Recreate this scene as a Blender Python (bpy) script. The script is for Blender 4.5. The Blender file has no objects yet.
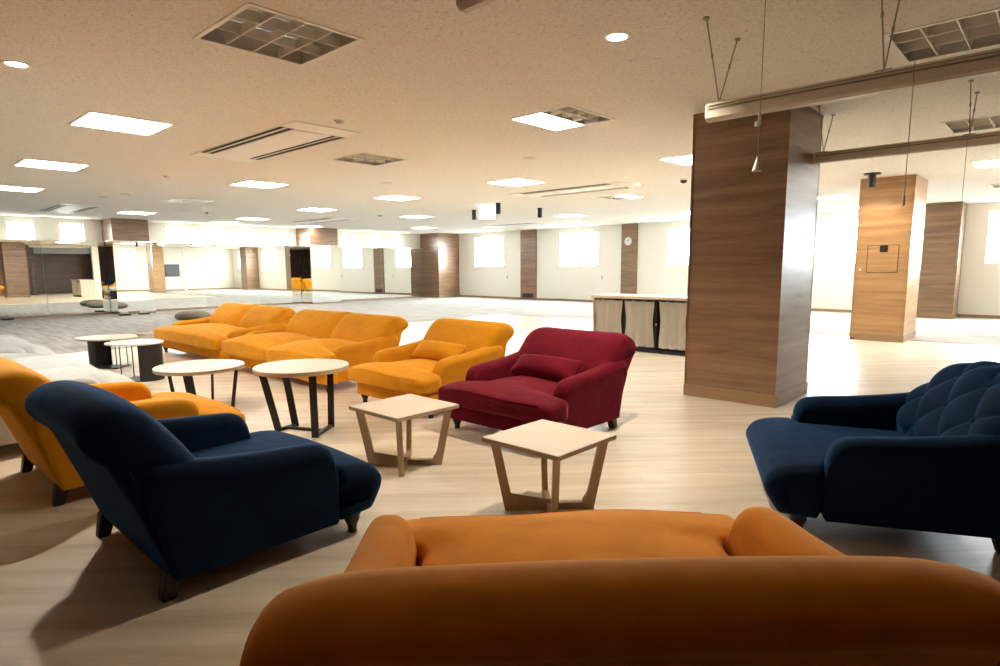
import bpy, bmesh, math, random
from math import sin, cos, pi, radians, sqrt, tan, atan2
from mathutils import Vector, Matrix

random.seed(7)
SC = bpy.context.scene
COL = SC.collection

# ------------------------------------------------------------------ camera
HC = 1.30
cam_d = bpy.data.cameras.new('camera')
cam = bpy.data.objects.new('camera', cam_d); COL.objects.link(cam)
cam_d.sensor_fit = 'HORIZONTAL'; cam_d.sensor_width = 36.0
cam_d.lens = 36.0 * 611 / 1000
cam_d.shift_y = 0.017
cam_d.clip_start = 0.02; cam_d.clip_end = 300
yaw = radians(42.8); pit = math.atan(83.3 / 611); rol = .0065
fw0 = Vector((-sin(yaw), cos(yaw), 0)); rt0 = Vector((cos(yaw), sin(yaw), 0)); up0 = Vector((0, 0, 1))
fwd = fw0 * cos(pit) - up0 * sin(pit); upv = up0 * cos(pit) + fw0 * sin(pit)
rt = rt0 * cos(rol) - upv * sin(rol); up = upv * cos(rol) + rt0 * sin(rol)
M = Matrix((rt, up, -fwd)).transposed().to_4x4(); M.translation = (0, 0, HC)
cam.matrix_world = M
SC.camera = cam

# ------------------------------------------------------------------ world, colour, exposure
SC.view_settings.view_transform = 'Standard'
SC.view_settings.look = 'None'
SC.view_settings.gamma = 1.0
SC.view_settings.use_curve_mapping = False
SC.view_settings.exposure = 0.42
SC.cycles.use_denoising = True
SC.cycles.max_bounces = 10
SC.cycles.diffuse_bounces = 6
SC.cycles.glossy_bounces = 6
SC.cycles.transparent_max_bounces = 8
SC.cycles.caustics_reflective = False
SC.cycles.caustics_refractive = False
SC.cycles.sample_clamp_indirect = 8.0

SKY = 62.0          # bright overcast daylight outside
PANEL = 25.0        # lit ceiling panels
DOWN = 200.0        # downlight watts
w = bpy.data.worlds.new('sky'); SC.world = w; w.use_nodes = True
bg = w.node_tree.nodes['Background']
_n = w.node_tree.nodes; _l = w.node_tree.links
_tc = _n.new('ShaderNodeTexCoord'); _sx = _n.new('ShaderNodeSeparateXYZ'); _mr = _n.new('ShaderNodeMapRange'); _mx = _n.new('ShaderNodeMix')
_mr.inputs[1].default_value = -.06; _mr.inputs[2].default_value = .02; _mx.data_type = 'RGBA'
_mx.inputs[6].default_value = (.20, .20, .19, 1); _mx.inputs[7].default_value = (.87, .94, 1.0, 1)
_l.new(_tc.outputs['Generated'], _sx.inputs[0]); _l.new(_sx.outputs['Z'], _mr.inputs[0]); _l.new(_mr.outputs[0], _mx.inputs[0]); _l.new(_mx.outputs[2], bg.inputs[0])
bg.inputs[1].default_value = SKY

H = 2.73           # ceiling
XL = -20.9         # left (mirror) wall
XM = -20.65        # mirror plane
YB = 18.7          # back wall
XR = 1.0           # right wall
YF = -1.3          # wall behind the camera


def portal(name, loc, rot, sx, sy):
    d = bpy.data.lights.new(name, 'AREA'); d.shape = 'RECTANGLE'; d.size = sx; d.size_y = sy
    d.cycles.is_portal = True
    o = bpy.data.objects.new(name, d); COL.objects.link(o); o.location = loc; o.rotation_euler = rot
    return o


# ------------------------------------------------------------------ materials
def new_mat(name):
    m = bpy.data.materials.new(name); m.use_nodes = True
    nt = m.node_tree; b = nt.nodes['Principled BSDF']
    return m, nt, b


def plain(name, col, rough=.5, metal=0., spec=.5):
    m, nt, b = new_mat(name)
    b.inputs['Base Color'].default_value = (*col, 1)
    b.inputs['Roughness'].default_value = rough
    b.inputs['Metallic'].default_value = metal
    b.inputs['Specular IOR Level'].default_value = spec
    n = nt.nodes.new('ShaderNodeTexNoise'); n.inputs['Scale'].default_value = 35
    mp = nt.nodes.new('ShaderNodeMapRange'); mp.inputs[3].default_value = max(0, rough - .05); mp.inputs[4].default_value = min(1, rough + .05)
    tc = nt.nodes.new('ShaderNodeTexCoord')
    nt.links.new(tc.outputs['Object'], n.inputs['Vector'])
    nt.links.new(n.outputs['Fac'], mp.inputs[0]); nt.links.new(mp.outputs[0], b.inputs['Roughness'])
    return m


def ramp(nt, stops):
    r = nt.nodes.new('ShaderNodeValToRGB')
    while len(r.color_ramp.elements) < len(stops): r.color_ramp.elements.new(.5)
    for e, (p, c) in zip(r.color_ramp.elements, stops): e.position = p; e.color = (*c, 1)
    return r


def grain(name, stops, scale, rough, rot=(0, 0, 0), bump=.02, coat=0., detail=6, dist=.4, spec=.5, planks=None):
    """wood: noise stretched along one axis, optional plank joints"""
    m, nt, b = new_mat(name); L = nt.links.new
    tc = nt.nodes.new('ShaderNodeTexCoord')
    mp0 = nt.nodes.new('ShaderNodeMapping'); mp0.inputs['Rotation'].default_value = rot
    L(tc.outputs['Object'], mp0.inputs[0])
    mp = nt.nodes.new('ShaderNodeMapping'); mp.inputs['Scale'].default_value = scale
    L(mp0.outputs[0], mp.inputs[0])
    n = nt.nodes.new('ShaderNodeTexNoise'); n.inputs['Scale'].default_value = 1; n.inputs['Detail'].default_value = detail
    n.inputs['Distortion'].default_value = dist; n.inputs['Roughness'].default_value = .6
    L(mp.outputs[0], n.inputs['Vector'])
    r = ramp(nt, stops); L(n.outputs['Fac'], r.inputs[0])
    out = r.outputs[0]
    if planks:
        br = nt.nodes.new('ShaderNodeTexBrick')
        br.inputs['Scale'].default_value = 1
        br.inputs['Brick Width'].default_value = planks[0]; br.inputs['Row Height'].default_value = planks[1]
        br.inputs['Mortar Size'].default_value = .0012; br.inputs['Mortar Smooth'].default_value = .2
        br.inputs['Color1'].default_value = (.93, .93, .93, 1); br.inputs['Color2'].default_value = (1.04, 1.03, 1.02, 1)
        br.inputs['Mortar'].default_value = (.80, .77, .74, 1)
        br.offset = .37
        L(mp0.outputs[0], br.inputs['Vector'])
        mx = nt.nodes.new('ShaderNodeMix'); mx.data_type = 'RGBA'; mx.blend_type = 'MULTIPLY'; mx.inputs[0].default_value = 1
        L(out, mx.inputs[6]); L(br.outputs['Color'], mx.inputs[7]); out = mx.outputs[2]
    L(out, b.inputs['Base Color'])
    b.inputs['Roughness'].default_value = rough; b.inputs['Specular IOR Level'].default_value = spec
    b.inputs['Coat Weight'].default_value = coat; b.inputs['Coat Roughness'].default_value = .25
    bp = nt.nodes.new('ShaderNodeBump'); bp.inputs['Strength'].default_value = bump; bp.inputs['Distance'].default_value = .01
    L(n.outputs['Fac'], bp.inputs['Height']); L(bp.outputs[0], b.inputs['Normal'])
    return m


def velvet(name, dark, light, sheen=(1, 1, 1), sw=.5, wr=.25):
    m, nt, b = new_mat(name); L = nt.links.new
    tc = nt.nodes.new('ShaderNodeTexCoord')
    n = nt.nodes.new('ShaderNodeTexNoise'); n.inputs['Scale'].default_value = 4.5; n.inputs['Detail'].default_value = 3
    n.inputs['Distortion'].default_value = .6
    L(tc.outputs['Object'], n.inputs['Vector'])
    r = ramp(nt, [(.3, dark), (.72, light)]); L(n.outputs['Fac'], r.inputs[0]); L(r.outputs[0], b.inputs['Base Color'])
    b.inputs['Roughness'].default_value = .85; b.inputs['Specular IOR Level'].default_value = .12
    b.inputs['Sheen Weight'].default_value = sw; b.inputs['Sheen Roughness'].default_value = .35
    b.inputs['Sheen Tint'].default_value = (*sheen, 1)
    n2 = nt.nodes.new('ShaderNodeTexNoise'); n2.inputs['Scale'].default_value = 9; n2.inputs['Detail'].default_value = 4
    L(tc.outputs['Object'], n2.inputs['Vector'])
    n3 = nt.nodes.new('ShaderNodeTexNoise'); n3.inputs['Scale'].default_value = 380; n3.inputs['Detail'].default_value = 2
    L(tc.outputs['Object'], n3.inputs['Vector'])
    b1 = nt.nodes.new('ShaderNodeBump'); b1.inputs['Strength'].default_value = wr; b1.inputs['Distance'].default_value = .03
    b2 = nt.nodes.new('ShaderNodeBump'); b2.inputs['Strength'].default_value = .12; b2.inputs['Distance'].default_value = .002
    L(n2.outputs['Fac'], b1.inputs['Height']); L(n3.outputs['Fac'], b2.inputs['Height'])
    L(b1.outputs[0], b2.inputs['Normal']); L(b2.outputs[0], b.inputs['Normal'])
    return m


def emit(name, col, s):
    m, nt, b = new_mat(name)
    b.inputs['Base Color'].default_value = (.9, .9, .9, 1)
    b.inputs['Emission Color'].default_value = (*col, 1); b.inputs['Emission Strength'].default_value = s
    return m


def ceiling_mat():
    m, nt, b = new_mat('rockwool_ceiling'); L = nt.links.new
    tc = nt.nodes.new('ShaderNodeTexCoord')
    n = nt.nodes.new('ShaderNodeTexNoise'); n.inputs['Scale'].default_value = 62; n.inputs['Detail'].default_value = 3; n.inputs['Roughness'].default_value = .7
    n.inputs['Distortion'].default_value = 1.2
    L(tc.outputs['Object'], n.inputs['Vector'])
    r = ramp(nt, [(.34, (.52, .48, .41)), (.46, (.82, .79, .73)), (.7, (.86, .83, .77))]); L(n.outputs['Fac'], r.inputs[0])
    L(r.outputs[0], b.inputs['Base Color']); b.inputs['Roughness'].default_value = .95; b.inputs['Specular IOR Level'].default_value = .1
    bp = nt.nodes.new('ShaderNodeBump'); bp.inputs['Strength'].default_value = .5; bp.inputs['Distance'].default_value = .006
    L(n.outputs['Fac'], bp.inputs['Height']); L(bp.outputs[0], b.inputs['Normal'])
    return m


def carpet_mat():
    m, nt, b = new_mat('grey_carpet'); L = nt.links.new
    tc = nt.nodes.new('ShaderNodeTexCoord')
    mp = nt.nodes.new('ShaderNodeMapping'); mp.inputs['Scale'].default_value = (.9, 9, 1); mp.inputs['Rotation'].default_value = (0, 0, radians(-45))
    L(tc.outputs['Object'], mp.inputs[0])
    n = nt.nodes.new('ShaderNodeTexNoise'); n.inputs['Scale'].default_value = 1.2; n.inputs['Detail'].default_value = 5
    L(mp.outputs[0], n.inputs['Vector'])
    r = ramp(nt, [(.3, (.30, .285, .265)), (.5, (.40, .385, .36)), (.7, (.50, .48, .45))]); L(n.outputs['Fac'], r.inputs[0])
    L(r.outputs[0], b.inputs['Base Color']); b.inputs['Roughness'].default_value = .95; b.inputs['Specular IOR Level'].default_value = .1
    n2 = nt.nodes.new('ShaderNodeTexNoise'); n2.inputs['Scale'].default_value = 260
    L(tc.outputs['Object'], n2.inputs['Vector'])
    bp = nt.nodes.new('ShaderNodeBump'); bp.inputs['Strength'].default_value = .3; bp.inputs['Distance'].default_value = .004
    L(n2.outputs['Fac'], bp.inputs['Height']); L(bp.outputs[0], b.inputs['Normal'])
    return m


def glass_mat():
    m = bpy.data.materials.new('window_glass'); m.use_nodes = True; nt = m.node_tree; nt.nodes.clear(); L = nt.links.new
    o = nt.nodes.new('ShaderNodeOutputMaterial'); t = nt.nodes.new('ShaderNodeBsdfTransparent'); g = nt.nodes.new('ShaderNodeBsdfGlossy')
    t.inputs[0].default_value = (.97, .99, .98, 1)
    g.inputs['Roughness'].default_value = .02; mx = nt.nodes.new('ShaderNodeMixShader'); mx.inputs[0].default_value = .06
    L(t.outputs[0], mx.inputs[1]); L(g.outputs[0], mx.inputs[2]); L(mx.outputs[0], o.inputs[0])
    return m


MT = {}
MT['ceiling'] = ceiling_mat()
MT['wall'] = plain('cream_wall_paint', (.80, .765, .69), .8, spec=.2)
MT['white'] = plain('white_paint', (.83, .81, .76), .5)
MT['walnut'] = grain('walnut_laminate', [(.28, (.15, .083, .045)), (.5, (.225, .132, .076)), (.72, (.305, .188, .115))], (1.1, 1.1, 16), .33, bump=.015, spec=.5)
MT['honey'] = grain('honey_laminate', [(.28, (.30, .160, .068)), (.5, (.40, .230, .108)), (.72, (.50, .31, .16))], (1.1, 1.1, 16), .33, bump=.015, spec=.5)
MT['walnut_trim'] = grain('walnut_trim_laminate', [(.3, (.27, .165, .088)), (.7, (.36, .23, .13))], (1.1, 1.1, 14), .4, bump=.01)
MT['dark_wood'] = grain('dark_wood_panel', [(.3, (.05, .024, .014)), (.7, (.11, .055, .03))], (1.1, 1.1, 10), .4)
MT['floor'] = grain('pale_oak_planks', [(.28, (.50, .415, .30)), (.5, (.64, .56, .445)), (.72, (.74, .67, .565))], (.7, 9, 1), .38, rot=(0, 0, radians(-45)), bump=.02, spec=.5, planks=(1.6, .16))
MT['carpet'] = carpet_mat()
MT['oak'] = grain('light_oak_top', [(.3, (.62, .51, .39)), (.7, (.71, .60, .48))], (3, 26, 3), .45, bump=.01)
MT['oak_edge'] = grain('oak_leg_wood', [(.3, (.42, .30, .19)), (.7, (.54, .40, .27))], (20, 20, 3), .5, bump=.01)
MT['orange'] = velvet('marigold_velvet', (.64, .255, .009), (.73, .31, .015), (1, .72, .3), .35)
MT['rust'] = velvet('burnt_orange_velvet', (.56, .19, .012), (.72, .265, .02), (1, .68, .3), .3, .1)
MT['burgundy'] = velvet('burgundy_velvet', (.11, .003, .011), (.165, .006, .018), (1, .22, .32), .2)
MT['navy'] = velvet('navy_velvet', (.0014, .0095, .028), (.0026, .017, .050), (.06, .33, .9), .32, .15)
MT['white_velvet'] = velvet('pale_grey_velvet', (.39, .42, .425), (.46, .49, .495), (1, 1, 1), .2)
MT['brown_fabric'] = velvet('brown_grey_fabric', (.17, .135, .105), (.24, .195, .155), (1, .95, .9), .1)
MT['dark_leg'] = plain('dark_stained_wood', (.018, .010, .007), .4)
MT['black'] = plain('black_metal', (.012, .012, .012), .45)
MT['rail'] = plain('beige_aluminium', (.66, .61, .52), .42, .1)
MT['rail_dark'] = plain('rail_groove', (.25, .21, .16), .6)
MT['louvre'] = plain('louvre_metal', (.78, .75, .67), .4, .1)
MT['reflector'] = plain('reflector_metal', (.60, .57, .50), .35, .15)
MT['slot'] = plain('dark_slot', (.010, .010, .010), .8)
MT['tube'] = plain('unlit_tube', (.8, .8, .78), .3)
MT['panel'] = emit('lit_panel', (1, .96, .88), PANEL)
MT['lamp'] = emit('downlight_lamp', (1, .86, .64), 18)
MT['exit'] = emit('lit_sign', (.92, 1, .96), 2.2)
MT['exit_green'] = emit('sign_green', (.12, .55, .34), .9)
MT['mirror'] = plain('mirror_silver', (.90, .93, .90), .0, 1.0)
MT['mirror'].node_tree.links.clear()
_nt = MT['mirror'].node_tree; _nt.links.new(_nt.nodes['Principled BSDF'].outputs[0], _nt.nodes['Material Output'].inputs[0])
_nt.nodes['Principled BSDF'].inputs['Roughness'].default_value = .003
MT['glass'] = glass_mat()
MT['frame'] = plain('white_window_frame', (.78, .78, .76), .4)
MT['cream_cloth'] = plain('cream_curtain_cloth', (.90, .87, .78), .9, spec=.1)
MT['plastic'] = plain('white_plastic', (.78, .76, .7), .35)
MT['grey_plastic'] = plain('grey_plastic', (.24, .23, .21), .45)
MT['wire'] = plain('steel_wire', (.36, .31, .25), .4, .5)
MT['marble'] = plain('white_stone_top', (.80, .79, .77), .25)
MT['dark_panel'] = plain('dark_screen', (.045, .042, .045), .3)
MT['tinted'] = plain('grey_bulkhead', (.22, .23, .23), .25)


# ------------------------------------------------------------------ object helpers
def put(name, bm, mat, parent=None, smooth=False, loc=None):
    me = bpy.data.meshes.new(name)
    bmesh.ops.recalc_face_normals(bm, faces=bm.faces)
    bm.to_mesh(me); bm.free()
    if smooth:
        for p in me.polygons: p.use_smooth = True
        if smooth != True:
            me.set_sharp_from_angle(angle=radians(smooth))
    me.materials.append(mat)
    o = bpy.data.objects.new(name, me); COL.objects.link(o)
    if parent: o.parent = parent
    if loc: o.location = loc
    return o


def tag(o, label, cat, group=None):
    o['label'] = label; o['category'] = cat
    if group: o['group'] = group
    return o


def thing(name, label, cat, loc=(0, 0, 0), rz=0., group=None):
    o = bpy.data.objects.new(name, None); COL.objects.link(o); o.empty_display_size = .1
    o.location = loc; o.rotation_euler = (0, 0, rz)
    return tag(o, label, cat, group)


def struct(name, bm, mat, parent=None, smooth=False):
    o = put(name, bm, mat, parent, smooth)
    if not parent: o['kind'] = 'structure'
    return o


def copy_tree(o, parent=None):
    c = o.copy(); COL.objects.link(c)
    if parent: c.parent = parent
    for ch in list(o.children): copy_tree(ch, c)
    return c


def dup(root, loc, label, rz=None, group=None):
    c = copy_tree(root); c.location = loc; c['label'] = label
    if rz is not None: c.rotation_euler = (0, 0, rz)
    if group: c['group'] = group
    return c


def box(x0, x1, y0, y1, z0, z1, bev=0., bm=None, seg=2):
    b = bmesh.new()
    bmesh.ops.create_cube(b, size=1)
    for v in b.verts:
        v.co = ((x0 + x1) / 2 + v.co.x * (x1 - x0), (y0 + y1) / 2 + v.co.y * (y1 - y0), (z0 + z1) / 2 + v.co.z * (z1 - z0))
    if bev: bmesh.ops.bevel(b, geom=b.edges[:], offset=bev, segments=seg, profile=.6, affect='EDGES')
    return merge(bm, b)


def merge(bm, b, mat=None):
    if mat: bmesh.ops.transform(b, matrix=mat, verts=b.verts)
    if bm is None: return b
    me = bpy.data.meshes.new('tmp'); b.to_mesh(me); b.free(); bm.from_mesh(me); bpy.data.meshes.remove(me)
    return bm


def cyl(r0, r1, z0, z1, seg=24, c=(0, 0), bm=None):
    return lathe([(0, z0), (r0, z0), (r1, z1), (0, z1)], seg, c, bm)


def lathe(prof, seg=24, c=(0, 0), bm=None):
    b = bmesh.new(); rings = []
    for r, z in prof:
        if r < 1e-6: rings.append([b.verts.new((c[0], c[1], z))])
        else: rings.append([b.verts.new((c[0] + r * cos(2 * pi * k / seg), c[1] + r * sin(2 * pi * k / seg), z)) for k in range(seg)])
    for A, B in zip(rings, rings[1:]):
        for k in range(seg):
            k2 = (k + 1) % seg
            f = [A[k % len(A)], A[k2 % len(A)], B[k2 % len(B)], B[k % len(B)]]
            u = []
            for v in f:
                if v not in u: u.append(v)
            if len(u) > 2: b.faces.new(u)
    return merge(bm, b)


def tube(pts, r, sides=8, closed=False, bm=None, ry=None):
    b = bmesh.new(); P = [Vector(p) for p in pts]; n = len(P); rings = []; prev = None
    for i, p in enumerate(P):
        t = (P[(i + 1) % n] - P[i - 1]) if closed else (P[min(i + 1, n - 1)] - P[max(i - 1, 0)])
        t.normalize()
        a = prev if prev is not None else (Vector((0, 0, 1)) if abs(t.z) < .9 else Vector((1, 0, 0)))
        x = (a - t * a.dot(t)).normalized(); prev = x; y = t.cross(x)
        rings.append([b.verts.new(p + x * r * cos(2 * pi * k / sides) + y * (ry or r) * sin(2 * pi * k / sides)) for k in range(sides)])
    rr = list(zip(rings, rings[1:])) + ([(rings[-1], rings[0])] if closed else [])
    for A, B in rr:
        for k in range(sides): b.faces.new((A[k], A[(k + 1) % sides], B[(k + 1) % sides], B[k]))
    if not closed:
        b.faces.new(rings[0]); b.faces.new(rings[-1])
    return merge(bm, b)


def bar(p, q, wx, wy, bm=None, roll=None):
    """rectangular bar from p to q; roll = vector that the wx side follows"""
    b = bmesh.new(); p = Vector(p); q = Vector(q); t = (q - p).normalized()
    a = Vector(roll) if roll else (Vector((0, 0, 1)) if abs(t.z) < .9 else Vector((1, 0, 0)))
    x = (a - t * a.dot(t)).normalized(); y = t.cross(x)
    R = [[b.verts.new(e + x * sx * wx / 2 + y * sy * wy / 2) for sx, sy in ((-1, -1), (1, -1), (1, 1), (-1, 1))] for e in (p, q)]
    for k in range(4): b.faces.new((R[0][k], R[0][(k + 1) % 4], R[1][(k + 1) % 4], R[1][k]))
    b.faces.new(R[0]); b.faces.new(R[1])
    return merge(bm, b)


def prism(poly, h0, h1, axis='z', bm=None, bev=0.):
    b = bmesh.new()
    def m(p, h): return {'z': (p[0], p[1], h), 'x': (h, p[0], p[1]), 'y': (p[0], h, p[1])}[axis]
    A = [b.verts.new(m(p, h0)) for p in poly]; B = [b.verts.new(m(p, h1)) for p in poly]; n = len(poly)
    for k in range(n): b.faces.new((A[k], A[(k + 1) % n], B[(k + 1) % n], B[k]))
    fa = b.faces.new(A); fb = b.faces.new(B)
    if n > 6: bmesh.ops.triangulate(b, faces=[fa, fb])
    if bev: bmesh.ops.bevel(b, geom=b.edges[:], offset=bev, segments=2, affect='EDGES')
    return merge(bm, b)


def crom(pts, sub=6):
    """smooth closed curve through the points, tangents limited so short edges stay crisp"""
    P = [Vector((p[0], p[1], 0)) for p in pts]; n = len(P); T = []
    for i in range(n):
        a, b_, c = P[i - 1], P[i], P[(i + 1) % n]; m = (c - a) / 2; lim = min((b_ - a).length, (c - b_).length)
        if m.length > lim: m = m * (lim / m.length)
        T.append(m)
    out = []
    for i in range(n):
        p, q, m, k = P[i], P[(i + 1) % n], T[i], T[(i + 1) % n]
        for u in range(sub):
            t = u / sub; t2 = t * t; t3 = t2 * t
            v = p * (2 * t3 - 3 * t2 + 1) + m * (t3 - 2 * t2 + t) + q * (3 * t2 - 2 * t3) + k * (t3 - t2)
            out.append((v.x, v.y))
    return out


def loft(prof, hw, r, nmid=10, ncap=5, deform=None, wt=None):
    """profile in (y,z) swept along x from -hw to hw with rounded ends; deform(Vector, t, profile index)"""
    n = len(prof); area = sum(prof[i][0] * prof[(i + 1) % n][1] - prof[(i + 1) % n][0] * prof[i][1] for i in range(n))
    sg = 1 if area > 0 else -1; nor = []
    for i in range(n):
        dy = prof[(i + 1) % n][0] - prof[i - 1][0]; dz = prof[(i + 1) % n][1] - prof[i - 1][1]; l = math.hypot(dy, dz) or 1
        nor.append((-dz / l * sg, dy / l * sg))      # inward
    sl = []
    for k in range(ncap + 1):
        pass
    sl = [(-hw + r * (1 - sin(th)), r * (1 - cos(th))) for th in [pi / 2 * (1 - k / ncap) for k in range(ncap + 1)]]
    sl += [(-hw + r + (2 * hw - 2 * r) * k / nmid, 0) for k in range(1, nmid)]
    sl += [(-x, i) for x, i in reversed(sl[:ncap + 1])]
    b = bmesh.new(); R = []
    sl = [(*sl[0], .007)] + [(*q, 0) for q in sl] + [(*sl[-1], .007)]
    for x, ins, ex in sl:
        ring = []
        for i, (y, z) in enumerate(prof):
            kk = ins * (wt[i] if wt else 1) + ex
            v = Vector((x, y + nor[i][0] * kk, z + nor[i][1] * kk))
            if deform: v = deform(v, x / hw, i)
            ring.append(b.verts.new(v))
        R.append(ring)
    for A, B in zip(R, R[1:]):
        for k in range(n): b.faces.new((A[k], A[(k + 1) % n], B[(k + 1) % n], B[k]))
    f1 = b.faces.new(R[0]); f2 = b.faces.new(R[-1])
    bmesh.ops.triangulate(b, faces=[f1, f2])
    return b, nor


def roundbox(hx, hy, hz, r, n=8, deform=None, c=(0, 0, 0)):
    """soft box: verts on rounded-box surface, n cells across each flat"""
    b = bmesh.new()
    T = [tan(radians(a)) for a in (45, 30, 15)]
    def axis(h):
        e = [-(h - r) - r * t for t in T]
        m = [-(h - r) + 2 * (h - r) * k / n for k in range(n + 1)]
        return e + m + [-v for v in reversed(e)]
    hs = (hx, hy, hz)
    for ax in range(3):
        u, v = (ax + 1) % 3, (ax + 2) % 3; U, V = axis(hs[u]), axis(hs[v])
        for s in (-1, 1):
            g = []
            for a in U:
                row = []
                for q in V:
                    p = [0, 0, 0]; p[ax] = s * hs[ax]; p[u] = a; p[v] = q
                    i = [max(-(hs[k] - r), min(hs[k] - r, p[k])) for k in range(3)]
                    d = Vector([p[k] - i[k] for k in range(3)]); d.normalize()
                    row.append(b.verts.new(Vector(i) + d * r))
                g.append(row)
            for i in range(len(U) - 1):
                for j in range(len(V) - 1): b.faces.new((g[i][j], g[i + 1][j], g[i + 1][j + 1], g[i][j + 1]))
    bmesh.ops.remove_doubles(b, verts=b.verts, dist=1e-5)
    for v in b.verts:
        if deform: v.co = deform(v.co.copy())
        v.co += Vector(c)
    return b


def sstep(a, b, x):
    t = max(0, min(1, (x - a) / (b - a))); return t * t * (3 - 2 * t)


# ------------------------------------------------------------------ room shell
# fixtures grid in the ceiling: (x, y, state) state: L lit, O unlit louvre, A lit at low-x half, B lit at high-x half
FIX = {}
def fx(x, y, s, lab): FIX[(x, y)] = (s, lab)
fx(-3.77, 2.05, 'O', 'unlit square louvred ceiling light nearest the camera, top left of the picture')
fx(-3.78, 5.0, 'A', 'square ceiling light with its left half lit and right half an open louvre')
fx(-3.85, 8.1, 'L', 'lit square ceiling panel touching the left edge of the big near pillar')
fx(-3.86, 11.4, 'L', 'lit square ceiling panel deep behind the big near pillar')
fx(-3.86, 14.7, 'L', 'lit ceiling panel between the near pillar and the golden pillar, nearer of two')
fx(-4.3, 17.9, 'L', 'farthest lit ceiling panel seen left of the golden pillar')
fx(-7.06, 2.1, 'L', 'largest lit square ceiling panel, at the upper left')
fx(-6.99, 5.0, 'O', 'small unlit louvred ceiling grid right of the nearest air conditioner')
fx(-7.1, 8.1, 'L', 'lit ceiling panel in front of the air conditioner above the white exit sign')
fx(-7.05, 11.4, 'B', 'ceiling light with only its right half lit beyond the far middle air conditioner')
fx(-7.6, 16.1, 'L', 'lit ceiling panel close to the back wall beside the clock pillar')
fx(-10.46, 2.2, 'L', 'second largest lit ceiling panel, at the left edge under the downlight')
fx(-10.4, 5.14, 'L', 'lit ceiling panel just below the nearest air conditioner')
fx(-10.4, 8.12, 'L', 'lit ceiling panel below the small unlit louvre grid')
fx(-10.65, 14.5, 'L', 'lit ceiling panel between the two right hand black spotlights and the back windows')
fx(-13.9, 2.35, 'L', 'thin lit ceiling panel cut by the left picture edge')
fx(-13.85, 8.3, 'L', 'lit ceiling panel over the yellow sofas, above the mirror pillar')
fx(-13.85, 11.47, 'L', 'lit ceiling panel left of the leftmost black spotlight')
fx(-17.75, 5.44, 'L', 'lit ceiling panel above the first mirror pillar')
fx(-17.65, 8.47, 'L', 'lit ceiling panel over the row of high windows, middle one')
fx(-17.55, 14.87, 'L', 'lit ceiling panel near the far left corner of the back wall')
fx(-19.6, 8.5, 'L', 'small lit ceiling panel hard against the mirror wall, nearer one')
fx(-19.6, 11.4, 'L', 'small lit ceiling panel hard against the mirror wall beside the second mirror pillar')
fx(-.62, 5.0, 'O', 'unlit louvred ceiling light at the top right corner above the nearer hanging rail')
fx(-.72, 8.2, 'O', 'unlit louvred ceiling light at the right edge behind the farther hanging rail')
fx(-.80, 11.5, 'L', 'lit ceiling panel at the right edge beyond both hanging rails')
fx(-.85, 14.8, 'O', 'small unlit ceiling louvre right of the golden pillar top')
FS = .365  # half size


def ceiling():
    xs = {XL - .3, 3.0}; ys = {YF - .2, YB + .2}; holes = []
    for (x, y) in FIX:
        holes.append((x - FS, x + FS, y - FS, y + FS)); xs |= {x - FS, x + FS}; ys |= {y - FS, y + FS}
    xs = sorted(xs); ys = sorted(ys); b = bmesh.new(); vs = {}
    def V(i, j):
        if (i, j) not in vs: vs[(i, j)] = b.verts.new((xs[i], ys[j], H))
        return vs[(i, j)]
    for i in range(len(xs) - 1):
        for j in range(len(ys) - 1):
            cx, cy = (xs[i] + xs[i + 1]) / 2, (ys[j] + ys[j + 1]) / 2
            if any(h[0] < cx < h[1] and h[2] < cy < h[3] for h in holes): continue
            b.faces.new((V(i, j), V(i, j + 1), V(i + 1, j + 1), V(i + 1, j)))
    return b


struct('ceiling', ceiling(), MT['ceiling'])

# floor: oak in the sitting area, carpet around it
b = bmesh.new(); box(-11.45, XR + 1.6, YF, 12.45, -.12, 0, 0, b); struct('floor', b, MT['floor'])
b = bmesh.new(); box(XL - .2, -11.45, YF, YB, -.12, .002, 0, b); box(-11.45, XR + 1.6, 12.45, YB, -.12, .002, 0, b)
struct('floor_carpet', b, MT['carpet'])
b = bmesh.new(); box(-11.47, -11.43, YF, 12.47, -.002, .005, 0, b); box(-11.43, XR, 12.43, 12.47, -.002, .005, 0, b)
struct('trim_0', b, MT['walnut_trim'])


def wall_with_holes(axis, at0, at1, u0, u1, z0, z1, holes):
    us = sorted({u0, u1} | {h[0] for h in holes} | {h[1] for h in holes}); zs = sorted({z0, z1} | {h[2] for h in holes} | {h[3] for h in holes})
    b = bmesh.new()
    for i in range(len(us) - 1):
        j = 0
        while j < len(zs) - 1:
            cu, cz = (us[i] + us[i + 1]) / 2, (zs[j] + zs[j + 1]) / 2
            if any(h[0] < cu < h[1] and h[2] < cz < h[3] for h in holes): j += 1; continue
            if axis == 'y': box(us[i], us[i + 1], at0, at1, zs[j], zs[j + 1], 0, b)
            else: box(at0, at1, us[i], us[i + 1], zs[j], zs[j + 1], 0, b)
            j += 1
    return b


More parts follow.
